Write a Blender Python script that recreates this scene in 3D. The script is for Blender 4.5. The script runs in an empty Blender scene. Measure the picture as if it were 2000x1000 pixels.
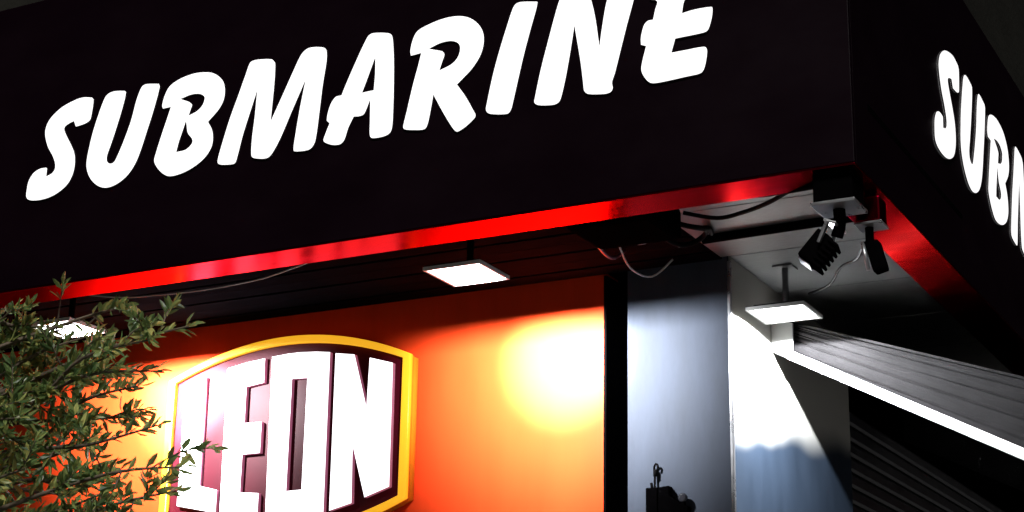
import bpy, bmesh, math, random
from mathutils import Matrix, Vector
rad = math.radians
scene = bpy.context.scene

# ------------------------------------------------------------------ camera
cam_data = bpy.data.cameras.new('camera')
cam_data.sensor_width = 36.0
cam_data.lens = 61.002
cam_data.clip_start = 0.05
cam_data.clip_end = 500.0
cam = bpy.data.objects.new('camera', cam_data)
scene.collection.objects.link(cam)
RIGHT, DOWN, FORWARD = ((0.884119, 0.466922, 0.017795), (-0.123777, 0.270755, -0.954658), (-0.450569, 0.841829, 0.297174))
cam.matrix_world = Matrix(((RIGHT[0], -DOWN[0], -FORWARD[0], 1.7605),
                           (RIGHT[1], -DOWN[1], -FORWARD[1], -6.0086),
                           (RIGHT[2], -DOWN[2], -FORWARD[2], 1.6),
                           (0, 0, 0, 1)))
scene.camera = cam

# ------------------------------------------------------------------ night sky, added fill light, exposure
world = bpy.data.worlds.new('World')
scene.world = world
world.use_nodes = True
wn = world.node_tree.nodes
wl = world.node_tree.links
bg = wn['Background']
sky = wn.new('ShaderNodeTexSky')
sky.sky_type = 'NISHITA'
sky.sun_disc = False
sky.sun_elevation = rad(-4.0)
sky.sun_rotation = rad(200)
wl.new(sky.outputs[0], bg.inputs[0])
bg.inputs[1].default_value = 0.10
sun_data = bpy.data.lights.new('street_fill', 'SUN')  # added fill from behind the camera, reads as street light on tree and fascia
sun_data.energy = 3.0
sun_data.angle = rad(12)
sun_data.color = (1.0, 0.98, 0.94)
sun = bpy.data.objects.new('street_fill', sun_data)
scene.collection.objects.link(sun)
sun.rotation_euler = (rad(40), 0, rad(25))
vs = scene.view_settings
vs.view_transform = 'Standard'
vs.look = 'None'
vs.exposure = 0.0
vs.gamma = 1.0
vs.use_curve_mapping = False
scene.cycles.use_denoising = True
scene.cycles.max_bounces = 8
scene.cycles.sample_clamp_indirect = 8.0

LAMP_POWER = 210.0
LED = (0.93, 0.96, 1.0)

# outlines of the brush-script letters in metres on the board (x, z[, 1 = sharp corner])
FRONT = {'S':[[(-3.793,4.828,1),(-3.792,4.8),(-3.796,4.751),(-3.804,4.718),(-3.839,4.703),(-3.895,4.697,1),(-3.911,4.729,1),(-3.939,4.722),(-3.965,4.704),(-3.947,4.665),(-3.909,4.608),(-3.882,4.557),(-3.873,4.503),(-3.88,4.451),(-3.908,4.402),(-3.961,4.367),(-4.023,4.348),(-4.089,4.344),(-4.148,4.353),(-4.174,4.375),(-4.176,4.416),(-4.169,4.461),(-4.142,4.498),(-4.103,4.515),(-4.061,4.515),(-4.051,4.509,1),(-4.051,4.469,1),(-4.02,4.479),(-4.005,4.5),(-4.01,4.531),(-4.031,4.571),(-4.066,4.621),(-4.09,4.679),(-4.094,4.72),(-4.08,4.759),(-4.047,4.794),(-3.993,4.826),(-3.921,4.847),(-3.865,4.853),(-3.806,4.842,1)]],'U':[[(-3.59,4.832,1),(-3.593,4.796),(-3.609,4.725),(-3.632,4.642),(-3.655,4.567),(-3.672,4.517),(-3.671,4.487),(-3.652,4.472),(-3.629,4.477),(-3.606,4.52),(-3.578,4.587),(-3.548,4.675),(-3.527,4.771),(-3.506,4.83),(-3.488,4.849),(-3.457,4.851),(-3.39,4.839,1),(-3.382,4.821,1),(-3.391,4.773),(-3.413,4.684),(-3.439,4.597),(-3.465,4.51),(-3.493,4.443),(-3.534,4.391),(-3.592,4.356),(-3.654,4.344),(-3.711,4.359),(-3.763,4.4),(-3.795,4.451),(-3.805,4.498),(-3.801,4.551),(-3.784,4.648),(-3.755,4.75),(-3.727,4.823),(-3.702,4.845),(-3.662,4.85),(-3.602,4.841,1)]],'B':[[(-3.311,4.699,1),(-3.356,4.698,1),(-3.364,4.719),(-3.354,4.766),(-3.329,4.811),(-3.278,4.838),(-3.21,4.852),(-3.15,4.853),(-3.081,4.84),(-3.034,4.813),(-3.001,4.775),(-2.988,4.727),(-2.993,4.679),(-3.019,4.636),(-3.074,4.586,1),(-3.048,4.544),(-3.038,4.498),(-3.044,4.454),(-3.073,4.412),(-3.122,4.378),(-3.187,4.353),(-3.254,4.343),(-3.3,4.35),(-3.344,4.381),(-3.375,4.418),(-3.385,4.445),(-3.377,4.483),(-3.352,4.569),(-3.328,4.644)],[(-3.243,4.732,1),(-3.193,4.741),(-3.147,4.738),(-3.115,4.721),(-3.112,4.701),(-3.123,4.676),(-3.151,4.655),(-3.191,4.643,1),(-3.182,4.671),(-3.177,4.692),(-3.197,4.711,1)],[(-3.209,4.604,1),(-3.196,4.55),(-3.168,4.516),(-3.166,4.494),(-3.198,4.47),(-3.249,4.467,1),(-3.239,4.512),(-3.223,4.561)]],'M':[[(-2.72,4.832),(-2.708,4.811),(-2.706,4.714),(-2.713,4.542,1),(-2.664,4.643),(-2.614,4.748),(-2.576,4.824),(-2.55,4.851),(-2.515,4.86),(-2.451,4.848),(-2.426,4.827),(-2.422,4.769),(-2.436,4.653),(-2.446,4.524),(-2.456,4.414),(-2.467,4.373),(-2.497,4.35),(-2.574,4.355),(-2.583,4.377),(-2.576,4.447),(-2.562,4.556),(-2.542,4.678,1),(-2.601,4.55),(-2.65,4.44),(-2.694,4.367),(-2.728,4.346),(-2.8,4.359),(-2.817,4.38),(-2.819,4.462),(-2.812,4.562),(-2.808,4.675,1),(-2.838,4.579),(-2.867,4.482),(-2.886,4.397),(-2.9,4.353),(-2.929,4.348),(-2.992,4.358),(-3.008,4.379),(-2.992,4.452),(-2.955,4.58),(-2.916,4.688),(-2.88,4.791),(-2.859,4.846),(-2.831,4.856),(-2.787,4.853),(-2.735,4.843)]],'A':[[(-2.095,4.847),(-2.074,4.824),(-2.063,4.739),(-2.057,4.627),(-2.054,4.504),(-2.055,4.396),(-2.066,4.362),(-2.099,4.349),(-2.158,4.35),(-2.176,4.368),(-2.179,4.429),(-2.182,4.527,1),(-2.205,4.476),(-2.231,4.467),(-2.261,4.47,1),(-2.286,4.423),(-2.303,4.371),(-2.326,4.35),(-2.367,4.352),(-2.409,4.37),(-2.422,4.387),(-2.412,4.419),(-2.394,4.462,1),(-2.41,4.477,1),(-2.407,4.511),(-2.392,4.558),(-2.367,4.588),(-2.336,4.591,1),(-2.309,4.654),(-2.266,4.746),(-2.229,4.82),(-2.204,4.858),(-2.17,4.864)],[(-2.165,4.727,1),(-2.163,4.659),(-2.166,4.585,1),(-2.22,4.584,1),(-2.202,4.629)]],'R':[[(-1.927,4.712,1),(-1.979,4.709,1),(-1.983,4.742),(-1.97,4.795),(-1.945,4.83),(-1.883,4.851),(-1.805,4.863),(-1.734,4.858),(-1.676,4.835),(-1.63,4.791),(-1.608,4.742),(-1.608,4.687),(-1.626,4.637),(-1.662,4.59),(-1.699,4.558),(-1.733,4.531,1),(-1.69,4.47),(-1.638,4.378,1),(-1.64,4.361),(-1.68,4.329),(-1.723,4.309),(-1.742,4.316),(-1.769,4.353),(-1.809,4.419),(-1.852,4.496,1),(-1.861,4.44),(-1.875,4.371),(-1.893,4.348),(-1.942,4.352),(-1.994,4.364),(-2.005,4.381),(-1.991,4.445),(-1.964,4.567),(-1.941,4.654)],[(-1.875,4.728,1),(-1.827,4.741),(-1.775,4.741),(-1.739,4.724),(-1.729,4.696),(-1.741,4.659),(-1.772,4.634),(-1.823,4.619,1),(-1.811,4.654),(-1.801,4.685),(-1.813,4.706,1)]],'I':[[(-1.347,4.844,1),(-1.353,4.81),(-1.379,4.72),(-1.408,4.613),(-1.433,4.506),(-1.456,4.405),(-1.467,4.366),(-1.488,4.349),(-1.569,4.363),(-1.593,4.385),(-1.589,4.422),(-1.564,4.542),(-1.535,4.649),(-1.503,4.751),(-1.474,4.835),(-1.455,4.859),(-1.424,4.862),(-1.353,4.848,1)]],'N':[[(-1.132,4.842),(-1.105,4.827),(-1.087,4.773),(-1.072,4.7),(-1.058,4.601,1),(-1.048,4.672),(-1.031,4.767),(-1.01,4.834),(-0.99,4.859),(-0.954,4.863),(-0.89,4.849,1),(-0.885,4.83),(-0.899,4.758),(-0.929,4.653),(-0.958,4.544),(-0.984,4.446),(-0.997,4.409),(-0.994,4.379),(-1.007,4.362),(-1.036,4.359),(-1.106,4.371),(-1.129,4.39),(-1.135,4.428),(-1.148,4.528),(-1.174,4.679,1),(-1.187,4.594),(-1.207,4.481),(-1.227,4.393),(-1.241,4.361),(-1.271,4.352),(-1.337,4.362),(-1.361,4.379),(-1.359,4.405),(-1.333,4.528),(-1.299,4.657),(-1.27,4.763),(-1.246,4.836),(-1.222,4.855),(-1.186,4.854)]],'E':[[(-0.807,4.736,1),(-0.833,4.744,1),(-0.828,4.783),(-0.815,4.816),(-0.792,4.828),(-0.701,4.826),(-0.589,4.822),(-0.528,4.817,1),(-0.525,4.802),(-0.534,4.755),(-0.546,4.729),(-0.568,4.72),(-0.618,4.719),(-0.669,4.718,1),(-0.678,4.694),(-0.684,4.658,1),(-0.647,4.662),(-0.603,4.663),(-0.558,4.659),(-0.552,4.648),(-0.555,4.612),(-0.568,4.567),(-0.582,4.55),(-0.615,4.546),(-0.716,4.545,1),(-0.732,4.492,1),(-0.672,4.492),(-0.594,4.491),(-0.579,4.474),(-0.581,4.438),(-0.593,4.39),(-0.613,4.372),(-0.673,4.369),(-0.74,4.366),(-0.796,4.365),(-0.83,4.371),(-0.855,4.397),(-0.871,4.431),(-0.87,4.464),(-0.851,4.538,1),(-0.873,4.548,1),(-0.873,4.585),(-0.86,4.634),(-0.842,4.653),(-0.818,4.655,1),(-0.808,4.698),(-0.799,4.725)]]}
SIDE_Y = (6.056, 1.298, 0.137)
SIDE_Z = (-0.878, 1.214)

# ------------------------------------------------------------------ helpers
COL = scene.collection
random.seed(7)


def new_obj(name, me, mat=None, parent=None):
    o = bpy.data.objects.new(name, me)
    COL.objects.link(o)
    if mat is not None and me is not None:
        me.materials.append(mat)
    if parent is not None:
        o.parent = parent
    return o


def tag(o, label=None, cat=None, group=None, kind=None):
    if label: o['label'] = label
    if cat: o['category'] = cat
    if group: o['group'] = group
    if kind: o['kind'] = kind
    return o


def thing(name, label, cat, loc=(0, 0, 0), group=None):
    o = bpy.data.objects.new(name, None)
    COL.objects.link(o)
    o.location = loc
    o.empty_display_size = 0.1
    return tag(o, label, cat, group)


def under(o, root):
    """parent a world-space mesh to a thing without moving it"""
    o.parent = root
    o.matrix_parent_inverse = Matrix.Translation(root.location).inverted()
    return o


def mesh_of(bm, name, smooth=False):
    me = bpy.data.meshes.new(name)
    bmesh.ops.recalc_face_normals(bm, faces=bm.faces)
    bm.to_mesh(me)
    bm.free()
    if smooth:
        for p in me.polygons: p.use_smooth = True
    return me


def add_box(bm, x0, x1, y0, y1, z0, z1, bevel=0.0):
    vs_ = [bm.verts.new(p) for p in ((x0, y0, z0), (x1, y0, z0), (x1, y1, z0), (x0, y1, z0),
                                     (x0, y0, z1), (x1, y0, z1), (x1, y1, z1), (x0, y1, z1))]
    fs = [bm.faces.new([vs_[i] for i in f]) for f in
          ((0, 3, 2, 1), (4, 5, 6, 7), (0, 1, 5, 4), (1, 2, 6, 5), (2, 3, 7, 6), (3, 0, 4, 7))]
    if bevel > 0:
        es = list({e for f in fs for e in f.edges})
        bmesh.ops.bevel(bm, geom=es, offset=bevel, segments=2, affect='EDGES', profile=0.6)
    return vs_


def box(name, mat, root, x0, x1, y0, y1, z0, z1, bevel=0.004):
    bm = bmesh.new()
    add_box(bm, x0, x1, y0, y1, z0, z1, bevel)
    o = new_obj(name, mesh_of(bm, name), mat)
    if root is not None: under(o, root)
    return o


def add_tube(bm, pts, radii, n=8, caps=True):
    pts = [Vector(p) for p in pts]
    if not hasattr(radii, '__len__'): radii = [radii] * len(pts)
    rings = []
    up = Vector((0.13, 0.21, 0.97))
    for i, p in enumerate(pts):
        d = (pts[min(i + 1, len(pts) - 1)] - pts[max(i - 1, 0)]).normalized()
        u = d.cross(up)
        if u.length < 1e-3: u = d.cross(Vector((1, 0, 0)))
        u.normalize()
        v = u.cross(d)
        rings.append([bm.verts.new(p + (u * math.cos(a) + v * math.sin(a)) * radii[i])
                      for a in [2 * math.pi * k / n for k in range(n)]])
    for a, b in zip(rings, rings[1:]):
        for k in range(n):
            bm.faces.new((a[k], a[(k + 1) % n], b[(k + 1) % n], b[k]))
    if caps:
        bm.faces.new(rings[0][::-1])
        bm.faces.new(rings[-1])


def spline(pts, sub=5):
    """Catmull-Rom through 3D points"""
    pts = [Vector(p) for p in pts]
    out = []
    for i in range(len(pts) - 1):
        p0 = pts[max(i - 1, 0)]; p1 = pts[i]; p2 = pts[i + 1]; p3 = pts[min(i + 2, len(pts) - 1)]
        for k in range(sub):
            t = k / sub
            out.append(0.5 * ((2 * p1) + (p2 - p0) * t + (2 * p0 - 5 * p1 + 4 * p2 - p3) * t * t
                              + (3 * p1 - p0 - 3 * p2 + p3) * t ** 3))
    out.append(pts[-1])
    return out


def tube(name, mat, root, pts, r, n=8, sub=5):
    bm = bmesh.new()
    add_tube(bm, spline(pts, sub) if sub > 1 else pts, r, n)
    o = new_obj(name, mesh_of(bm, name, True), mat)
    if root is not None: under(o, root)
    return o


def smooth_loop(lp, sub=4):
    """closed outline: curved through plain points, broken at points flagged as corners"""
    n = len(lp)
    P = [Vector((p[0], p[1])) for p in lp]
    C = [len(p) > 2 for p in lp]
    out = []
    for i in range(n):
        j = (i + 1) % n
        p1, p2 = P[i], P[j]
        d = (p2 - p1)
        m1 = d if C[i] else (P[j] - P[i - 1]) * 0.5
        m2 = d if C[j] else (P[(j + 1) % n] - P[i]) * 0.5
        L = d.length
        if m1.length > 1.2 * L: m1 = m1.normalized() * 1.2 * L
        if m2.length > 1.2 * L: m2 = m2.normalized() * 1.2 * L
        for k in range(sub):
            t = k / sub
            h00 = 2 * t ** 3 - 3 * t * t + 1; h10 = t ** 3 - 2 * t * t + t
            h01 = -2 * t ** 3 + 3 * t * t; h11 = t ** 3 - t * t
            out.append(p1 * h00 + m1 * h10 + p2 * h01 + m2 * h11)
    return out


def plate_mesh(name, loops, thick, bevel=0.004, slim=0.0):
    """flat plate (2D outlines with holes) of a real thickness, as mesh data in its own XY plane"""
    cu = bpy.data.curves.new(name, 'CURVE')
    cu.dimensions = '2D'
    cu.fill_mode = 'BOTH'
    cu.extrude = thick / 2
    cu.bevel_depth = bevel
    cu.bevel_resolution = 1
    cu.offset = -bevel - slim
    for lp in loops:
        sp = cu.splines.new('POLY')
        sp.points.add(len(lp) - 1)
        for q, p in zip(sp.points, lp): q.co = (p[0], p[1], 0, 1)
        sp.use_cyclic_u = True
    tmp = bpy.data.objects.new(name, cu)
    COL.objects.link(tmp)
    dg = bpy.context.evaluated_depsgraph_get()
    me = bpy.data.meshes.new_from_object(tmp.evaluated_get(dg))
    bpy.data.objects.remove(tmp)
    bpy.data.curves.remove(cu)
    me.name = name
    me.materials.clear()
    return me


def face_lit(me, face_mat, edge_mat):
    """a lit letter: bright front sheet, plain edges (mesh still in its own XY plane)"""
    me.materials.append(face_mat)
    me.materials.append(edge_mat)
    for p in me.polygons:
        p.material_index = 0 if abs(p.normal.z) > 0.9 else 1


# plates in a board facing -y (front) or +x (side): local x -> board axis, local y -> up
FACE_FRONT = Matrix(((1, 0, 0, 0), (0, 0, -1, 0), (0, 1, 0, 0), (0, 0, 0, 1)))
FACE_SIDE = Matrix(((0, 0, 1, 0), (1, 0, 0, 0), (0, 1, 0, 0), (0, 0, 0, 1)))

# ------------------------------------------------------------------ materials


def material(name, base, rough=0.5, metallic=0.0, coat=0.0, coat_rough=0.05, emit=None, emit_strength=0.0, spec_tint=None,
             vary=0.0, scale=(6, 6, 6), bump=0.0, bump_scale=40.0, spec=0.5, rough_vary=0.0, trans=0.0):
    m = bpy.data.materials.new(name)
    m.use_nodes = True
    nt = m.node_tree
    b = nt.nodes['Principled BSDF']
    b.inputs['Base Color'].default_value = (*base, 1)
    b.inputs['Roughness'].default_value = rough
    b.inputs['Metallic'].default_value = metallic
    b.inputs['Coat Weight'].default_value = coat
    b.inputs['Coat Roughness'].default_value = coat_rough
    b.inputs['Specular IOR Level'].default_value = spec
    if spec_tint: b.inputs['Specular Tint'].default_value = (*spec_tint, 1)
    b.inputs['Transmission Weight'].default_value = trans
    if emit:
        b.inputs['Emission Color'].default_value = (*emit, 1)
        b.inputs['Emission Strength'].default_value = emit_strength
    tc = nt.nodes.new('ShaderNodeTexCoord')
    if vary > 0 or rough_vary > 0:
        mp = nt.nodes.new('ShaderNodeMapping')
        mp.inputs['Scale'].default_value = scale
        nt.links.new(tc.outputs['Object'], mp.inputs['Vector'])
        no = nt.nodes.new('ShaderNodeTexNoise')
        no.inputs['Scale'].default_value = 1.0
        no.inputs['Detail'].default_value = 6
        no.inputs['Roughness'].default_value = 0.6
        nt.links.new(mp.outputs[0], no.inputs['Vector'])
        if vary > 0:
            mx = nt.nodes.new('ShaderNodeMix')
            mx.data_type = 'RGBA'
            mx.inputs[6].default_value = (*[c * (1 - vary) for c in base], 1)
            mx.inputs[7].default_value = (*[min(1, c * (1 + vary)) for c in base], 1)
            mr = nt.nodes.new('ShaderNodeMapRange')
            mr.inputs[1].default_value = 0.3
            mr.inputs[2].default_value = 0.7
            nt.links.new(no.outputs['Fac'], mr.inputs[0])
            nt.links.new(mr.outputs[0], mx.inputs[0])
            nt.links.new(mx.outputs[2], b.inputs['Base Color'])
        if rough_vary > 0:
            mr2 = nt.nodes.new('ShaderNodeMapRange')
            mr2.inputs[1].default_value = 0.3
            mr2.inputs[2].default_value = 0.7
            mr2.inputs[3].default_value = max(0.02, rough - rough_vary)
            mr2.inputs[4].default_value = min(1, rough + rough_vary)
            nt.links.new(no.outputs['Fac'], mr2.inputs[0])
            nt.links.new(mr2.outputs[0], b.inputs['Roughness'])
    if bump > 0:
        n2 = nt.nodes.new('ShaderNodeTexNoise')
        n2.inputs['Scale'].default_value = bump_scale
        n2.inputs['Detail'].default_value = 4
        nt.links.new(tc.outputs['Object'], n2.inputs['Vector'])
        bp = nt.nodes.new('ShaderNodeBump')
        bp.inputs['Strength'].default_value = bump
        bp.inputs['Distance'].default_value = 0.01
        nt.links.new(n2.outputs['Fac'], bp.inputs['Height'])
        nt.links.new(bp.outputs[0], b.inputs['Normal'])
    return m


M = {}
M['fascia'] = material('fascia_black', (0.0036, 0.0005, 0.0024), 0.42, spec=0.1, vary=0.14, scale=(1.3, 1.3, 2.5), rough_vary=0.08)
M['trim'] = material('trim_red', (0.37, 0.0010, 0.019), 0.2, metallic=1.0, spec_tint=(1.0, 0.30, 0.36), coat=0.03, coat_rough=0.15,
                     vary=0.08, scale=(2, 9, 9), rough_vary=0.05)
M['orange'] = material('wall_orange', (0.90, 0.064, 0.0125), 0.55, spec=0.08, vary=0.10, scale=(5.0, 5.0, 0.9), bump=0.03, bump_scale=25, rough_vary=0.06)
M['steel_side'] = material('side_painted_falloff', (0.026, 0.040, 0.064), 0.6, spec=0.2, vary=0.14, scale=(7, 5, 2.0), rough_vary=0.06)
M['steel'] = material('pillar_blue_grey', (0.064, 0.074, 0.098), 0.6, spec=0.12, vary=0.16, scale=(7, 7, 2.0), rough_vary=0.06)
# side wall: lamp falloff painted into the colour, pale above to dark blue-grey below
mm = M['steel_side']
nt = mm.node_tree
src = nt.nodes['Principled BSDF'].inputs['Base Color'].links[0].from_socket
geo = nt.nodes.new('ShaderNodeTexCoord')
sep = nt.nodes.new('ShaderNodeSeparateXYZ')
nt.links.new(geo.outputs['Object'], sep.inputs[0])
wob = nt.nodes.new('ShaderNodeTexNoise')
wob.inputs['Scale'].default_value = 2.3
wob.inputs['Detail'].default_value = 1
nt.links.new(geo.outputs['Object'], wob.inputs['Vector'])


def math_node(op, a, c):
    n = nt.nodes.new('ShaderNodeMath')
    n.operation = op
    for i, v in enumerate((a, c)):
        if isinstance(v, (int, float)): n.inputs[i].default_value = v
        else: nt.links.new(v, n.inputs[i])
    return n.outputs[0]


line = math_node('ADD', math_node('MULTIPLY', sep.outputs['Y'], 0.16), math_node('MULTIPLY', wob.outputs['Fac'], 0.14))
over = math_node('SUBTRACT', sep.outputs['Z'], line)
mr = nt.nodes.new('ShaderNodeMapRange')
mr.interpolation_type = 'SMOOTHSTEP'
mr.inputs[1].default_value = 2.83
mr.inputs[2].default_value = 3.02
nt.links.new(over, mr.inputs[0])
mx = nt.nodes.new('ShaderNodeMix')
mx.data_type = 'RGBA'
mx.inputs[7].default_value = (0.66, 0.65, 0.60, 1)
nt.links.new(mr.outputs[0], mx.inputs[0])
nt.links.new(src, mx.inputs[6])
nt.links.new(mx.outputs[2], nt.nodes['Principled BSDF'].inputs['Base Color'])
M['plaster'] = material('white_plaster', (0.78, 0.76, 0.70), 0.7, vary=0.06, scale=(5, 5, 5), bump=0.25, bump_scale=50)
M['black'] = material('matt_black', (0.0016, 0.0014, 0.0016), 0.8, vary=0.3, spec=0.0)
M['slat'] = material('ceiling_black', (0.0035, 0.003, 0.004), 0.7, spec=0.0, vary=0.3, scale=(1.2, 8, 8), rough_vary=0.1)
M['panel'] = material('ceiling_grey', (0.135, 0.135, 0.14), 0.5, vary=0.18, scale=(4, 4, 4), bump=0.15)
M['concrete'] = material('concrete', (0.014, 0.0135, 0.011), 0.85, spec=0.1, vary=0.3, scale=(1.1, 1.1, 2.2), bump=0.5, bump_scale=18)
M['glow'] = material('letter_white', (0.8, 0.8, 0.8), 0.4, emit=(1.0, 0.985, 0.995), emit_strength=1.02)
M['glow_leon'] = material('letter_white_leon', (0.8, 0.8, 0.8), 0.4, emit=(1.0, 0.95, 1.0), emit_strength=2.2)
M['letter_edge'] = material('letter_edge', (0.02, 0.018, 0.02), 0.4)
M['leon_edge'] = material('letter_edge_pink', (0.5, 0.2, 0.3), 0.4, emit=(0.9, 0.25, 0.45), emit_strength=0.25)
M['leon_face'] = material('sign_red', (0.075, 0.0012, 0.009), 0.5, spec=0.2, vary=0.1)
M['yellow'] = material('sign_yellow', (0.85, 0.42, 0.015), 0.4, emit=(1.0, 0.47, 0.02), emit_strength=0.85)
M['return'] = material('sign_return_yellow', (0.70, 0.30, 0.012), 0.4, vary=0.1)
M['led'] = material('led_lens', (0.8, 0.8, 0.8), 0.3, emit=(0.96, 0.98, 1.0), emit_strength=22.0)
M['alu'] = material('aluminium', (0.62, 0.62, 0.64), 0.3, metallic=0.9, rough_vary=0.1, vary=0.05)
M['white'] = material('white_enamel', (0.80, 0.80, 0.78), 0.35, vary=0.05, scale=(8, 8, 8))
M['canvas'] = material('black_canvas', (0.006, 0.0056, 0.006), 0.8, spec=0.1, vary=0.3, scale=(10, 10, 10), bump=0.4, bump_scale=180)
M['shutter'] = material('shutter_grey', (0.09, 0.09, 0.10), 0.35, metallic=0.5, vary=0.2)
M['cable'] = material('cable_black', (0.005, 0.0045, 0.0045), 0.7, spec=0.02)
M['cable_red'] = material('cable_red', (0.16, 0.02, 0.03), 0.45)
M['cable_white'] = material('cable_white', (0.62, 0.60, 0.58), 0.5)
M['glass'] = material('smoked_glass', (0.05, 0.05, 0.06), 0.08, coat=1.0)
M['paving'] = material('paving', (0.12, 0.115, 0.11), 0.8, vary=0.25, scale=(3, 3, 3), bump=0.4, bump_scale=30)
M['asphalt'] = material('asphalt', (0.05, 0.05, 0.052), 0.85, vary=0.3, scale=(6, 6, 6), bump=0.6, bump_scale=90)
M['bark'] = material('bark', (0.10, 0.075, 0.05), 0.85, vary=0.4, scale=(20, 20, 6), bump=0.8, bump_scale=40)
M['paint_white'] = material('road_paint', (0.75, 0.75, 0.72), 0.7, vary=0.1)

# leaf: green, thin, lets lamp light through; each leaf its own tint (random per island)
lm = bpy.data.materials.new('leaf_green')
lm.use_nodes = True
nt = lm.node_tree
b = nt.nodes['Principled BSDF']
b.inputs['Roughness'].default_value = 0.38
geo = nt.nodes.new('ShaderNodeNewGeometry')
ramp = nt.nodes.new('ShaderNodeValToRGB')
ramp.color_ramp.elements[0].color = (0.05, 0.095, 0.03, 1)
ramp.color_ramp.elements[1].color = (0.34, 0.36, 0.11, 1)
e = ramp.color_ramp.elements.new(0.55); e.color = (0.13, 0.20, 0.06, 1)
nt.links.new(geo.outputs['Random Per Island'], ramp.inputs[0])
nt.links.new(ramp.outputs[0], b.inputs['Base Color'])
tr = nt.nodes.new('ShaderNodeBsdfTranslucent')
nt.links.new(ramp.outputs[0], tr.inputs['Color'])
mxs = nt.nodes.new('ShaderNodeMixShader')
mxs.inputs[0].default_value = 0.4
nt.links.new(b.outputs[0], mxs.inputs[1])
nt.links.new(tr.outputs[0], mxs.inputs[2])
nt.links.new(mxs.outputs[0], nt.nodes['Material Output'].inputs[0])
M['leaf'] = lm

# ------------------------------------------------------------------ heights and planes of the shop corner
ZS = 3.90        # underside of the fascia
ZC = 4.15        # ceiling behind it
ZT = 5.45        # top of the fascia
WY = 1.70        # front wall
WX = -1.15       # side wall

# ------------------------------------------------------------------ ground
bm = bmesh.new()
add_box(bm, -40, 2.6, -1.6, 40, -0.12, 0.0)
tag(new_obj('pavement', mesh_of(bm, 'pavement'), M['paving']), kind='structure')
bm = bmesh.new()
q = [bm.verts.new(p) for p in ((-200, -200, -0.124), (200, -200, -0.124), (200, 200, -0.124), (-200, 200, -0.124))]
bm.faces.new(q)
tag(new_obj('road', mesh_of(bm, 'road'), M['asphalt']), kind='structure')
kerb_front = box('kerb', M['concrete'], None, -40, 2.75, -1.75, -1.603, -0.12, 0.012, 0.01)
tag(kerb_front, kind='structure')

# ------------------------------------------------------------------ the building
bld = thing('shop_building', 'corner shop building with orange front wall and grey metal corner pillar', 'building', (-5, 4, 0))
box('orange_wall', M['orange'], bld, -12.0, -1.83, WY, WY + 0.2, 0, ZC + 0.02, 0.003)
box('wall_recess', M['black'], bld, -1.829, -1.701, WY + 0.17, WY + 0.3, 0, ZC + 0.02, 0.002)
box('wall_edge_strip', M['black'], bld, -1.8295, -1.815, WY - 0.004, WY + 0.165, 0, ZC - 0.005, 0.002)
box('pillar_front_panel', M['steel'], bld, -1.70, WX - 0.012, WY, WY + 0.24, 0, ZC + 0.02, 0.003)
box('corner_strip', M['alu'], bld, WX - 0.012, WX + 0.004, WY - 0.004, WY + 0.02, 0, ZC - 0.01, 0.003)
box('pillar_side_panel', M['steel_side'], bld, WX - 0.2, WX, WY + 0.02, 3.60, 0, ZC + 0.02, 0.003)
# shuttered side opening further back
box('side_wall', M['black'], bld, WX - 0.3, WX - 0.12, 3.603, 12.0, 0, ZC + 0.02, 0.002)
bm = bmesh.new()
vs8 = [(-0.02, -0.044), (0.006, -0.046), (0.016, -0.03), (0.016, 0.018), (0.004, 0.036), (-0.02, 0.038)]
rings = [[bm.verts.new((a, yy, c)) for a, c in vs8] for yy in (-3.2, 3.2)]
for k in range(6):
    bm.faces.new((rings[0][k], rings[0][(k + 1) % 6], rings[1][(k + 1) % 6], rings[1][k]))
bm.faces.new(rings[0][::-1]); bm.faces.new(rings[1])
slat_me = mesh_of(bm, 'shutter_slat')
slat_me.materials.append(M['shutter'])
for k in range(41):
    o = new_obj('shutter_slat', slat_me)
    o.location = (WX - 0.08, 6.9, 0.06 + k * 0.093)
    under(o, bld)
# upper storey
box('upper_wall', M['concrete'], bld, -12.0, WX - 0.02, WY + 0.02, 12.0, ZC + 0.35, 11.5, 0.01)
for zz in (7.2, 9.6):
    box('string_course', M['concrete'], bld, -12.03, WX + 0.03, WY - 0.03, 12.03, zz, zz + 0.16, 0.01)
bld_depth = 12.0
box('back_fill', M['black'], bld, -12.0, WX - 0.32, WY + 0.32, 11.9, 0, ZC + 0.34, 0.01)

# ceiling: black boards under the front overhang, grey sheets round the corner
nb = 11
w = (WY - 0.205) / nb
bm = bmesh.new()
add_box(bm, -5.4, 5.4, -w / 2 + 0.006, w / 2 - 0.006, 0, 0.02, 0.003)
board_me = mesh_of(bm, 'ceiling_board')
board_me.materials.append(M['slat'])
for k in range(nb):
    o = new_obj('ceiling_board', board_me)
    o.location = (-6.585, 0.205 + w * (k + 0.5), ZC + (0.004 if k % 2 else 0.0))
    under(o, bld)
box('ceiling_backing', M['black'], bld, -12, 0.0, 0.21, WY + 0.01, ZC + 0.04, ZC + 0.07, 0.002)
ys = [0.215, 0.95, 1.66, 2.37, 3.08, 3.8, 4.9, 6.0, 7.1, 8.2, 9.3, 10.4, 11.5]
for a, c in zip(ys, ys[1:]):
    box('ceiling_sheet', M['panel'], bld, WX - 0.028 if a < 1.6 else WX + 0.012, -0.215, a + 0.004, c - 0.004, ZC - 0.002, ZC + 0.012, 0.003)

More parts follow.
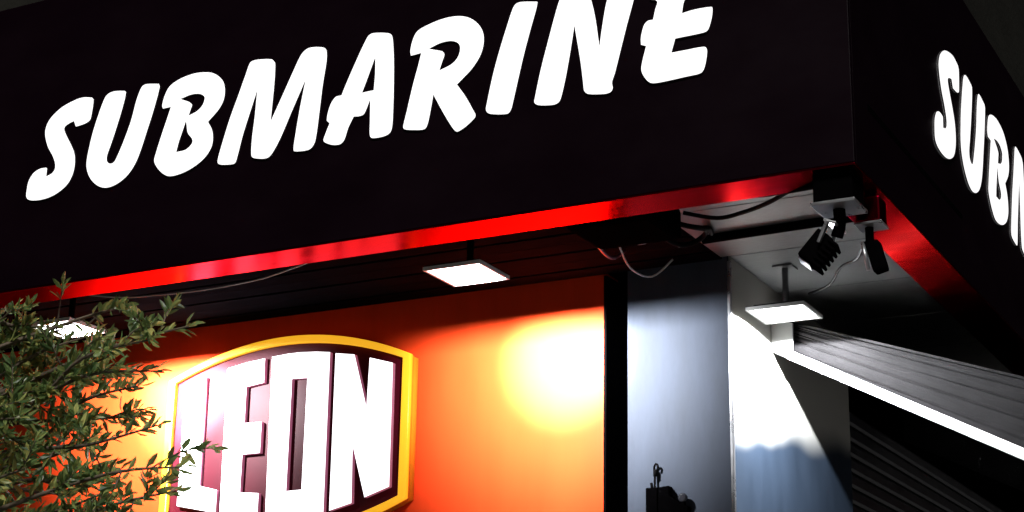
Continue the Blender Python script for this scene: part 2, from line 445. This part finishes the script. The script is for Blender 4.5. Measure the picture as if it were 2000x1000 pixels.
# ------------------------------------------------------------------ fascia with its lettering
fas = thing('fascia_signboard', 'black shop fascia wrapping the corner with glowing white SUBMARINE letters and red underside', 'shop sign', (0, 0, ZS))
box('front_board', M['fascia'], fas, -12.0, 0.0, 0.0, 0.03, ZS + 0.006, ZT, 0.003)
box('side_board', M['fascia'], fas, -0.03, -0.0005, 0.032, 11.5, ZS + 0.006, ZT, 0.003)
box('red_underside', M['trim'], fas, -12.0, 0.0, 0.0, 0.21, ZS - 0.004, ZS + 0.004, 0.0015)
box('red_underside', M['trim'], fas, -0.21, 0.0, 0.2115, 11.5, ZS - 0.004, ZS + 0.004, 0.0015)
box('inner_return', M['black'], fas, -12.0, -0.21, 0.20, 0.209, ZS + 0.006, ZC + 0.06, 0.001)
box('inner_return', M['black'], fas, -0.21, -0.2, 0.2115, 11.5, ZS + 0.006, ZC + 0.06, 0.001)
box('top_cover', M['fascia'], fas, -12.0, -0.032, 0.032, WY + 0.015, ZT - 0.03, ZT - 0.002, 0.003)
box('top_cover', M['fascia'], fas, WX - 0.01, -0.032, WY + 0.018, 11.5, ZT - 0.03, ZT - 0.002, 0.003)

for ch in 'SUBMARINE':
    me = plate_mesh('letter', [smooth_loop(l) for l in FRONT[ch]], 0.006, 0.001, 0.003)
    face_lit(me, M['glow'], M['letter_edge'])
    side = me.copy()
    me.transform(FACE_FRONT)
    o = new_obj('letter', me)
    o.location = (0, -0.0042, 0)
    under(o, fas)
    # the same word on the side board, set a little larger and more upright
    for v in side.vertices:
        x, z = v.co.x, v.co.y
        v.co.x = SIDE_Y[0] + SIDE_Y[1] * x + SIDE_Y[2] * z
        v.co.y = SIDE_Z[0] + SIDE_Z[1] * z
    side.transform(FACE_SIDE)
    o = new_obj('letter', side)
    o.location = (0.0042, 0, 0)
    under(o, fas)

# ------------------------------------------------------------------ LEON box sign
sgn = thing('leon_box_sign', 'arched red LEON box sign with yellow border on the orange wall', 'shop sign', (-3.665, WY, 2.9))
XL, XR = -4.511, -2.905
XM = (XL + XR) / 2
HW = (XR - XL) / 2


def shield(inset, n=22):
    hw = HW - inset
    zt, zb = 3.8225 - inset * 0.35, 3.0565 + inset * 0.35
    rise = 0.178 - inset * 0.55
    pts = []
    for k in range(n + 1):
        t = -1 + 2 * k / n
        pts.append((XM + t * hw, zt + rise * (1 - t * t)))
    for k in range(n + 1):
        t = 1 - 2 * k / n
        pts.append((XM + t * hw, zb - rise * (1 - t * t)))
    return pts


def front_plate(name, loops, y0, y1, mat, root, bevel=0.003, edge=None, slim=0.0):
    me = plate_mesh(name, loops, max(0.002, y1 - y0 - 2 * bevel), bevel, slim)
    if edge: face_lit(me, mat, edge)
    else: me.materials.append(mat)
    me.transform(FACE_FRONT)
    o = new_obj(name, me)
    o.location = (0, (y0 + y1) / 2, 0)
    return under(o, root)


front_plate('cabinet', [shield(0.012)], 1.645, WY - 0.002, M['return'], sgn)
front_plate('face', [shield(0.043)], 1.627, 1.644, M['leon_face'], sgn)
front_plate('border_return', [shield(0.006), shield(0.042)], 1.621, 1.644, M['return'], sgn, 0.002)
front_plate('border', [shield(0.0), shield(0.048)], 1.592, 1.62, M['yellow'], sgn, 0.004)
LEON = {'L': [[(-4.348, 3.775), (-4.200, 3.805), (-4.196, 3.195), (-4.075, 3.165), (-4.072, 3.035), (-4.345, 3.09)]],
        'E': [[(-4.062, 3.842), (-3.93, 3.864), (-3.806, 3.876), (-3.804, 3.735), (-3.920, 3.722), (-3.919, 3.522), (-3.803, 3.520),
               (-3.802, 3.346), (-3.918, 3.345), (-3.919, 3.142), (-3.794, 3.13), (-3.793, 2.975), (-3.92, 2.99), (-4.050, 3.025)]],
        'O': [[(-3.762, 3.879), (-3.66, 3.886), (-3.575, 3.886), (-3.47, 3.879), (-3.378, 3.867), (-3.370, 2.975), (-3.45, 2.963), (-3.55, 2.958), (-3.65, 2.960), (-3.745, 2.968)],
              [(-3.618, 3.738), (-3.615, 3.13), (-3.521, 3.132), (-3.521, 3.735)]],
        'N': [[(-3.346, 3.858), (-3.221, 3.838), (-3.134, 3.553), (-3.127, 3.812), (-2.978, 3.768), (-2.971, 3.110), (-3.122, 3.062),
               (-3.206, 3.332), (-3.198, 3.038), (-3.338, 3.005)]]}
for ch in 'LEON':
    loops = [[(1.76 + (px - 1.76) * 1.00795, 1.6 + (pz - 1.6) * 1.00795) for px, pz in l] for l in LEON[ch]]
    front_plate('letter', loops, 1.60, 1.628, M['glow_leon'], sgn, 0.002, M['leon_edge'], 0.0015)

# ------------------------------------------------------------------ flood lamps under the ceiling


def flood_lamp(x, y, label, power, aim=None, sx=0.30, sy=0.29):
    t = thing('flood_lamp', label, 'lamp', (x, y, ZC), 'square flood lamps under the ceiling')
    hx, hy = sx / 2, sy / 2
    box('housing', M['black'], t, x - hx + 0.03, x + hx - 0.03, y - hy + 0.03, y + hy - 0.03, ZS + 0.014, ZS + 0.026, 0.004)
    tube('stem', M['panel'] if x > WX else M['black'], t, [(x, y + 0.03, ZS + 0.026), (x, y + 0.03, ZC - 0.003)], 0.016, 10, 1)
    box('ceiling_plate', M['panel'] if x > WX else M['black'], t, x - 0.05, x + 0.05, y - 0.02, y + 0.08, ZC - 0.012, ZC - 0.003, 0.002)
    bm = bmesh.new()
    for a in ((x - hx, x + hx, y - hy, y - hy + 0.014), (x - hx, x + hx, y + hy - 0.014, y + hy),
              (x - hx, x - hx + 0.014, y - hy + 0.0141, y + hy - 0.0141), (x + hx - 0.014, x + hx, y - hy + 0.0141, y + hy - 0.0141)):
        add_box(bm, *a, ZS - 0.008, ZS + 0.010, 0.002)
    under(new_obj('bezel', mesh_of(bm, 'bezel'), M['white']), t)
    box('back_plate', M['black'], t, x - hx + 0.002, x + hx - 0.002, y - hy + 0.002, y + hy - 0.002, ZS + 0.0102, ZS + 0.0138, 0.0005)
    box('lens', M['led'], t, x - hx + 0.026, x + hx - 0.026, y - hy + 0.026, y + hy - 0.026, ZS + 0.002, ZS + 0.0101, 0.001)
    # wide beam, and for the wall washers a tighter core
    beams = [(power, aim[3] if aim else 170, 1.0 if aim else 0.06)]
    if aim: beams.append((power * 2.8, aim[4], 1.0))
    for watts, cone, blend in beams:
        ld = bpy.data.lights.new('lamp_light', 'SPOT')
        ld.energy = watts
        ld.color = LED
        ld.spot_size = rad(cone)
        ld.spot_blend = blend
        ld.shadow_soft_size = 0.018 if aim else 0.01
        lo = bpy.data.objects.new('lamp_light', ld)
        COL.objects.link(lo)
        lo.location = (x, y, ZS - 0.006)
        if aim:
            lo.rotation_euler = Vector(aim[:3]).to_track_quat('-Z', 'Y').to_euler()
        under(lo, t)
    return t


flood_lamp(-2.045, 0.66, 'lit square flood lamp hanging between the LEON sign and the red fascia edge', LAMP_POWER * 4.2, (0, 1, -0.13, 100, 44))
flood_lamp(-4.45, 0.66, 'lit square flood lamp glowing behind the tree leaves', LAMP_POWER * 4.6, (0, 1, -0.13, 100, 44))
flood_lamp(-0.945, 1.905, 'lit square flood lamp beside the white side wall above the canopy', LAMP_POWER * 2.6)

# ------------------------------------------------------------------ folding canopy on the side wall
cnp = thing('folding_canopy', 'black pleated folding canopy with white frame bar on the side wall', 'awning', (WX, 2.33, 3.8))
YW = 2.33
A0, A1 = (-1.147, 4.0), (0.50, 3.425)      # upper edge of the near wing
B0, B1 = (-1.147, 3.845), (0.50, 3.005)      # lower edge, along the bar
NP = 9
for k in range(NP):
    f0, f1 = k / NP, (k + 1) / NP
    lerp = lambda a, c, t: (a[0] + (c[0] - a[0]) * t, a[1] + (c[1] - a[1]) * t)
    jig = [0, .012, -.01, .016, -.014, .008, -.012, .014, -.006, 0]
    f0 = f0 ** 1.25 + jig[k]; f1 = f1 ** 1.25 + jig[k + 1]
    a, bq = lerp(A0, B0, f0), lerp(A1, B1, f0)
    c, d = lerp(A0, B0, f1), lerp(A1, B1, f1)
    bm = bmesh.new()
    ya, yc = YW + 0.001, YW + 0.008
    nseg = 10
    rows = []
    for i in range(nseg + 1):
        t = i / nseg
        p, r = lerp(a, bq, t), lerp(c, d, t)
        sg = [(0.012 + 0.6 * jig[e]) * math.sin(math.pi * t) + 0.003 * math.sin(9 * t + e * 1.7) * math.sin(math.pi * t) for e in (k, k + 1)]
        sg = [sg[0], (sg[0] + sg[1]) / 2, sg[1]]
        mid = ((p[0] + r[0]) / 2, (p[1] + r[1]) / 2)
        rows.append([(p[0], yc, p[1] - sg[0]), (mid[0], ya, mid[1] - sg[1]), (r[0], yc, r[1] - sg[2])])
    V = [[bm.verts.new(q) for q in row] + [bm.verts.new((q[0], q[1] + 0.004, q[2])) for q in row] for row in rows]
    for i in range(nseg):
        for j in (0, 1):
            bm.faces.new((V[i][j], V[i + 1][j], V[i + 1][j + 1], V[i][j + 1]))
            bm.faces.new((V[i][j + 3], V[i][j + 4], V[i + 1][j + 4], V[i + 1][j + 3]))
    under(new_obj('pleat', mesh_of(bm, 'pleat'), M['canvas']), cnp)


def slanted_bar(name, mat, p, q, y0, y1, h0, h1, root):
    bm = bmesh.new()
    vs_ = []
    for (x, z), h in ((p, h0), (q, h1)):
        vs_ += [bm.verts.new((x, y0, z)), bm.verts.new((x, y1, z)), bm.verts.new((x, y1, z - h)), bm.verts.new((x, y0, z - h))]
    for f in ((0, 1, 2, 3), (7, 6, 5, 4), (0, 4, 5, 1), (1, 5, 6, 2), (2, 6, 7, 3), (3, 7, 4, 0)):
        bm.faces.new([vs_[i] for i in f])
    bmesh.ops.bevel(bm, geom=list(bm.edges), offset=0.004, segments=2, affect='EDGES')
    return under(new_obj(name, mesh_of(bm, name), mat), root)


slanted_bar('frame_bar', M['white'], (-1.148, 3.862), (0.50, 3.003), YW - 0.035, YW - 0.005, 0.05, 0.062, cnp)
slanted_bar('top_rail', M['canvas'], (-1.148, 4.008), (0.50, 3.432), YW - 0.008, YW + 0.016, 0.012, 0.012, cnp)
# lit end plate and hinge where the frame meets the wall
me = plate_mesh('hinge_plate', [[(-1.146, 3.99), (-1.03, 3.95), (-1.035, 3.80), (-1.075, 3.775), (-1.146, 3.815)]], 0.012, 0.002)
me.transform(FACE_FRONT)
me.materials.append(M['white'])
o = new_obj('hinge_plate', me); o.location = (0, YW - 0.045, 0); under(o, cnp)
tube('hinge_pin', M['alu'], cnp, [(-1.075, YW - 0.06, 3.815), (-1.075, YW + 0.03, 3.815)], 0.016, 12, 1)
# canvas roof, far wing and front bar
bm = bmesh.new()
nx, ny = 10, 12
rows = []
for i in range(nx + 1):
    t = i / nx
    row = []
    for j in range(ny + 1):
        u = j / ny
        x = -1.148 + 1.648 * t
        z = 4.0 - 0.576 * t - 0.02 * math.sin(math.pi * u) * math.sin(math.pi * t)
        row.append((x, YW + 0.02 + 2.4 * u, z))
    rows.append(row)
V0 = [[bm.verts.new(p) for p in r] for r in rows]
V1 = [[bm.verts.new((p[0], p[1], p[2] - 0.004)) for p in r] for r in rows]
for i in range(nx):
    for j in range(ny):
        bm.faces.new((V0[i][j], V0[i + 1][j], V0[i + 1][j + 1], V0[i][j + 1]))
        bm.faces.new((V1[i][j], V1[i][j + 1], V1[i + 1][j + 1], V1[i + 1][j]))
under(new_obj('canvas_roof', mesh_of(bm, 'canvas_roof', True), M['canvas']), cnp)
me = plate_mesh('far_wing', [[(-1.148, 3.99), (0.50, 3.41), (0.50, 2.95), (-1.148, 3.80)]], 0.006, 0.0)
me.transform(FACE_FRONT)
me.materials.append(M['canvas'])
o = new_obj('far_wing', me); o.location = (0, YW + 2.43, 0); under(o, cnp)
box('front_drop', M['canvas'], cnp, 0.503, 0.509, YW - 0.02, YW + 2.44, 2.98, 3.43, 0.001)
box('front_bar', M['white'], cnp, 0.49, 0.53, YW - 0.035, YW + 2.45, 2.925, 2.975, 0.006)

# ------------------------------------------------------------------ spotlights hanging at the fascia corner


def tilted_box(name, mat, root, size, loc, rot, bevel=0.006):
    bm = bmesh.new()
    add_box(bm, -size[0] / 2, size[0] / 2, -size[1] / 2, size[1] / 2, -size[2] / 2, size[2] / 2, bevel)
    me = mesh_of(bm, name)
    o = new_obj(name, me, mat)
    o.location = loc
    o.rotation_euler = [rad(a) for a in rot]
    return under(o, root)


sp1 = thing('spotlight', 'black finned spotlight hanging from the red fascia corner with two cables', 'spotlight', (-0.10, 0.11, ZS))
box('gear_box', M['black'], sp1, -0.178, -0.022, 0.03, 0.19, 3.775, ZS - 0.0045, 0.008)
box('mounting_flange', M['alu'], sp1, -0.186, -0.014, 0.022, 0.198, 3.762, 3.7745, 0.002)
tube('neck', M['black'], sp1, [(-0.10, 0.11, 3.765), (-0.10, 0.11, 3.70), (-0.115, 0.115, 3.655)], 0.024, 12)
for s in (-1, 1):
    tilted_box('yoke_arm', M['alu'], sp1, (0.012, 0.02, 0.09), (-0.15 + 0.0 * s, 0.12 + s * 0.062, 3.665), (0, 25, 0), 0.002)
tilted_box('yoke_bridge', M['alu'], sp1, (0.05, 0.14, 0.010), (-0.122, 0.12, 3.702), (0, 25, 0), 0.002)
hd = tilted_box('lamp_head', M['black'], sp1, (0.13, 0.105, 0.075), (-0.198, 0.12, 3.618), (0, -50, 12), 0.012)
fin_bm = bmesh.new()
add_box(fin_bm, -0.005, 0.005, -0.056, 0.056, -0.024, 0.024, 0.001)
fin_me = mesh_of(fin_bm, 'cooling_fin')
fin_me.materials.append(M['black'])
for k in range(6):
    o = new_obj('cooling_fin', fin_me)
    o.parent = hd
    o.location = (-0.055 + k * 0.021, 0, -0.044)
o = box('lens', M['glass'], None, -0.072, -0.066, -0.04, 0.04, -0.028, 0.028, 0.002)
o.parent = hd

sp2 = thing('spotlight', 'small spotlight with a bare metal stay under the side fascia', 'spotlight', (-0.045, 0.35, ZS))
tube('stem', M['black'], sp2, [(-0.042, 0.35, ZS - 0.0045), (-0.045, 0.35, 3.865)], 0.026, 12, 1)
box('gear_box', M['trim'], sp2, -0.095, 0.004, 0.30, 0.40, 3.765, 3.868, 0.008)
box('mounting_flange', M['alu'], sp2, -0.10, 0.009, 0.295, 0.405, 3.755, 3.7645, 0.002)
tube('neck', M['black'], sp2, [(-0.055, 0.35, 3.757), (-0.055, 0.35, 3.71), (-0.05, 0.35, 3.685)], 0.017, 10)
hd2 = tilted_box('lamp_head', M['black'], sp2, (0.055, 0.06, 0.125), (-0.030, 0.355, 3.632), (0, -14, 0), 0.010)
tube('metal_stay', M['alu'], sp2, [(-0.082, 0.335, 3.695), (-0.062, 0.335, 3.578)], 0.0075, 8, 1)

tag(tube('power_cable', M['cable'], None, [(-0.075, 0.36, 3.70), (-0.15, 0.56, 3.735), (-0.23, 0.75, 3.76), (-0.42, 1.15, 3.86), (-0.62, 1.62, 3.93), (-0.80, 1.86, 3.97)], 0.006),
    'thin black cable from the small spotlight to the corner flood lamp', 'cable')
tag(tube('power_cable', M['cable'], None, [(-1.052, 0.872, 4.12), (-0.906, 0.908, 4.085), (-0.77, 0.869, 4.08), (-0.614, 0.766, 4.07), (-0.459, 0.62, 4.06), (-0.333, 0.40, 3.99), (-0.17, 0.185, 3.885)], 0.010),
    'thick black cable drooping lowest under the grey ceiling sheets', 'cable')
tag(tube('power_cable', M['cable'], None, [(-0.988, 0.688, 4.13), (-0.72, 0.50, 4.03), (-0.589, 0.36, 3.97), (-0.432, 0.26, 3.92), (-0.17, 0.14, 3.88)], 0.009),
    'black cable crossing the red fascia underside beside the corner spotlight', 'cable')
tag(tube('conduit_pipe', M['black'], None, [(-1.13, 1.302, 4.128), (-0.23, 1.27, 4.128)], 0.021, 12, 1),
    'straight black conduit pipe across the grey ceiling sheets', 'pipe')

# ------------------------------------------------------------------ gear under the black boards
cu = thing('speaker_box', 'black wall speaker box hung under the dark ceiling boards', 'speaker', (-1.27, 0.75, ZC))
me_bm = bmesh.new()
add_box(me_bm, -1.46, -1.05, 0.50, 0.86, 3.985, 4.135, 0.03)
under(new_obj('cabinet', mesh_of(me_bm, 'cabinet', False), M['black']), cu)
for s in (-1.38, -1.13):
    box('hanger', M['black'], cu, s - 0.015, s + 0.015, 0.66, 0.70, 4.13, ZC - 0.002, 0.002)
ring = []
for k in range(25):
    a = 2 * math.pi * k / 24 * 1.0
    ring.append((-1.135 + 0.10 * math.cos(a), 1.06 + 0.17 * math.sin(a), 4.10 + 0.02 * math.sin(a * 2)))
tag(tube('cable_coil', M['cable'], None, ring + [(-1.03, 1.13, 4.12), (-1.07, 1.26, 4.14)], 0.013, 8, 2),
    'coiled black cable ring under the ceiling beside the speaker box', 'cable')
tag(tube('loose_wire', M['cable_red'], None, [(-1.516, 0.80, 4.145), (-1.545, 1.0, 4.08), (-1.564, 1.216, 4.07), (-1.55, 1.34, 4.14)], 0.009),
    'dull red wire looping down from the dark ceiling boards', 'wire')
tag(tube('loose_wire', M['cable_white'], None, [(-1.533, 1.22, 4.145), (-1.55, 1.40, 4.07), (-1.50, 1.55, 4.06), (-1.40, 1.58, 4.145)], 0.005),
    'thin grey wire sagging in a loop near the orange wall', 'wire')
tag(tube('loose_wire', M['cable_white'], None, [(-1.53, 1.142, 4.146), (-1.45, 1.16, 4.115), (-1.373, 1.178, 4.11), (-1.28, 1.19, 4.146)], 0.006),
    'short pale wire end lying along the ceiling boards', 'wire')
tag(tube('hanging_wire', M['cable_white'], None, [(-4.35, 0.24, 4.0), (-3.971, 0.435, 3.955), (-3.738, 0.489, 3.95), (-3.44, 0.514, 3.95), (-3.108, 0.48, 3.95), (-2.887, 0.421, 3.955), (-2.622, 0.33, 3.97), (-2.35, 0.212, 4.03)], 0.0035),
    'thin pale wire sagging along the inside of the red fascia edge', 'wire')

# ------------------------------------------------------------------ bracketed device on the pillar
dv = thing('wall_camera', 'black security camera on a wall bracket with a hooked cable, on the grey pillar', 'camera', (-1.52, WY, 2.95))
box('junction_box', M['black'], dv, -1.582, -1.522, WY - 0.055, WY - 0.001, 2.86, 3.032, 0.005)
me = plate_mesh('bracket', [[(-1.515, 3.03), (-1.463, 3.035), (-1.461, 2.99), (-1.40, 2.945), (-1.365, 2.93), (-1.365, 2.85), (-1.515, 2.85)]], 0.05, 0.003)
me.transform(FACE_FRONT); me.materials.append(M['black'])
o = new_obj('bracket', me); o.location = (0, WY - 0.03, 0); under(o, dv)
bm = bmesh.new()
bmesh.ops.create_uvsphere(bm, u_segments=20, v_segments=12, radius=0.024)
bmesh.ops.translate(bm, vec=(-1.396, WY - 0.035, 2.975), verts=bm.verts)
for v in bm.verts:
    if v.co.y < WY - 0.05: v.co.y = WY - 0.05 + (v.co.y - WY + 0.05) * 0.3
under(new_obj('camera_eye', mesh_of(bm, 'camera_eye', True), M['glass']), dv)
tube('camera_neck', M['black'], dv, [(-1.396, WY - 0.035, 2.955), (-1.39, WY - 0.035, 2.92)], 0.011, 10, 1)
tube('cable_hook', M['cable'], dv, [(-1.548, WY - 0.02, 3.03), (-1.548, WY - 0.018, 3.10), (-1.55, WY - 0.02, 3.135), (-1.54, WY - 0.024, 3.15), (-1.53, WY - 0.024, 3.142), (-1.532, WY - 0.022, 3.125)], 0.0055, 8)
tube('cable_plug', M['cable'], dv, [(-1.545, WY - 0.02, 3.09), (-1.545, WY - 0.02, 3.125)], 0.010, 8, 1)
tube('cable_stub', M['cable'], dv, [(-1.562, WY - 0.02, 3.03), (-1.566, WY - 0.02, 3.06)], 0.007, 8, 1)

# ------------------------------------------------------------------ tree on the left
tree = thing('street_tree', 'small leafed street tree reaching in front of the LEON sign', 'tree', (-4.45, -0.75, 0))
rnd = random.Random(21)
bm = bmesh.new()
add_tube(bm, spline([(-4.45, -0.75, -0.02), (-4.48, -0.73, 0.8), (-4.40, -0.74, 1.7), (-4.36, -0.72, 2.4), (-4.28, -0.66, 3.0), (-4.22, -0.6, 3.6)], 4),
         [0.085 - 0.0033 * i for i in range(21)], 12)
under(new_obj('trunk', mesh_of(bm, 'trunk', True), M['bark']), tree)
tips = [(-2.66, -0.55, 3.42), (-2.80, -0.62, 3.36), (-3.05, -0.5, 3.56), (-3.36, -0.5, 3.50), (-3.42, -0.55, 3.50), (-3.62, -0.5, 3.50),
        (-2.70, -0.65, 2.99), (-2.52, -0.7, 2.80), (-2.66, -0.55, 2.74), (-2.85, -0.5, 3.26), (-2.98, -0.45, 3.22), (-2.95, -0.6, 2.86),
        (-3.05, -0.75, 2.66), (-3.25, -0.5, 3.45), (-3.45, -0.4, 3.40), (-3.3, -0.8, 3.05), (-3.12, -0.6, 2.95), (-3.4, -0.7, 2.80),
        (-3.55, -0.6, 3.15), (-2.78, -0.7, 2.60), (-3.25, -0.6, 2.50), (-3.6, -0.8, 2.60), (-3.72, -0.6, 3.45), (-3.0, -0.4, 3.10),
        (-3.05, -0.55, 3.34), (-2.92, -0.7, 2.72), (-3.15, -0.35, 3.3)]
for k in range(40):     # the rest of the crown, to the left of and behind those sprays
    a = rnd.uniform(0, 2 * math.pi)
    e = rnd.uniform(-0.5, 1.0)
    r = rnd.uniform(0.7, 1.15)
    tips.append((-4.25 + r * math.cos(a) * math.cos(e), -0.65 + 0.75 * r * math.sin(a) * math.cos(e), min(3.34, 2.72 + 0.75 * r * math.sin(e))))
wood = bmesh.new()
leaf_v, leaf_f = [], []


def leaf(p, d, L):
    """narrow pointed leaf, folded along its midrib"""
    g = p - Vector((-3.37, -0.5, 3.50))
    if (g.x / 0.15) ** 2 + (g.y / 0.7) ** 2 + ((g.z + 0.18 * g.y) / 0.085) ** 2 < 1 and rnd.random() < 0.85: return   # a thin spot in the crown
    d = d.normalized()
    n = Vector((rnd.gauss(0, 1), rnd.gauss(0, 1), rnd.gauss(0.5, 1)))
    s = d.cross(n)
    if s.length < 1e-3: return
    s.normalize()
    n = s.cross(d)
    w = L * rnd.uniform(0.13, 0.19)
    i = len(leaf_v)
    droop = -n * L * rnd.uniform(0.02, 0.12)
    leaf_v.extend([p, p + d * L * .42 + s * w + n * w * .45, p + d * L * .78 + s * w * .66 + n * w * .3 + droop * .5,
                   p + d * L + droop, p + d * L * .78 - s * w * .66 + n * w * .3 + droop * .5, p + d * L * .42 - s * w + n * w * .45,
                   p + d * L * .45])
    leaf_f.extend([(i, i + 1, i + 6), (i + 1, i + 2, i + 6), (i + 2, i + 3, i + 6), (i + 3, i + 4, i + 6), (i + 4, i + 5, i + 6), (i + 5, i, i + 6)])


def spray(pts, r0, count, L):
    n = len(pts)
    for k in range(count):
        t = 0.25 + 0.75 * (k + rnd.random()) / count
        x = t * (n - 1)
        i = min(int(x), n - 2)
        p = pts[i].lerp(pts[i + 1], x - i)
        ax = (pts[i + 1] - pts[i]).normalized()
        side = Vector((rnd.gauss(0, 1), rnd.gauss(0, 1), rnd.gauss(0.25, 1)))
        side = (side - ax * side.dot(ax)).normalized()
        leaf(p, ax * rnd.uniform(0.5, 1.3) + side * rnd.uniform(0.6, 1.1), L * rnd.uniform(0.65, 1.15) * (1.1 - 0.3 * t))
    leaf(pts[-1], pts[-1] - pts[-2], L * 0.9)


for ti, tip in enumerate(tips):
    tip = Vector(tip)
    z0 = max(2.0, min(3.5, tip.z - rnd.uniform(0.15, 0.5)))
    s0 = Vector((-4.36 + (z0 - 2.4) * 0.1, -0.70, z0))
    mid = s0.lerp(tip, 0.5) + Vector((rnd.uniform(-.08, .08), rnd.uniform(-.1, .1), rnd.uniform(-0.02, .16)))
    pts = spline([s0, mid, s0.lerp(tip, 0.8) + Vector((0, rnd.uniform(-.05, .05), rnd.uniform(0, .06))), tip], 6)
    nn = len(pts)
    add_tube(wood, pts, [0.013 * (1 - i / nn) + 0.0022 for i in range(nn)], 6)
    spray(pts, 0, 42, 0.085)
    for q in range(4):
        i = rnd.randint(int(nn * 0.4), nn - 3)
        ax = (pts[i + 1] - pts[i]).normalized()
        dv_ = ax * rnd.uniform(0.6, 1.2) + Vector((rnd.gauss(0, .6), rnd.gauss(0, .6), rnd.gauss(0.15, .6)))
        ln = rnd.uniform(0.12, 0.26)
        e2 = pts[i] + dv_.normalized() * ln
        tw = spline([pts[i], pts[i].lerp(e2, .5) + Vector((0, 0, rnd.uniform(-.02, .03))), e2], 3)
        add_tube(wood, tw, [0.004, 0.0036, 0.0032, 0.0028, 0.0024, 0.002, 0.0016][:len(tw)], 5)
        spray(tw, 0, 18, 0.076)
under(new_obj('branches', mesh_of(wood, 'branches', True), M['bark']), tree)
me = bpy.data.meshes.new('foliage')
me.from_pydata([tuple(v) for v in leaf_v], [], leaf_f)
me.update()
fo = under(new_obj('foliage', me, M['leaf']), tree)
fo['kind'] = 'stuff'
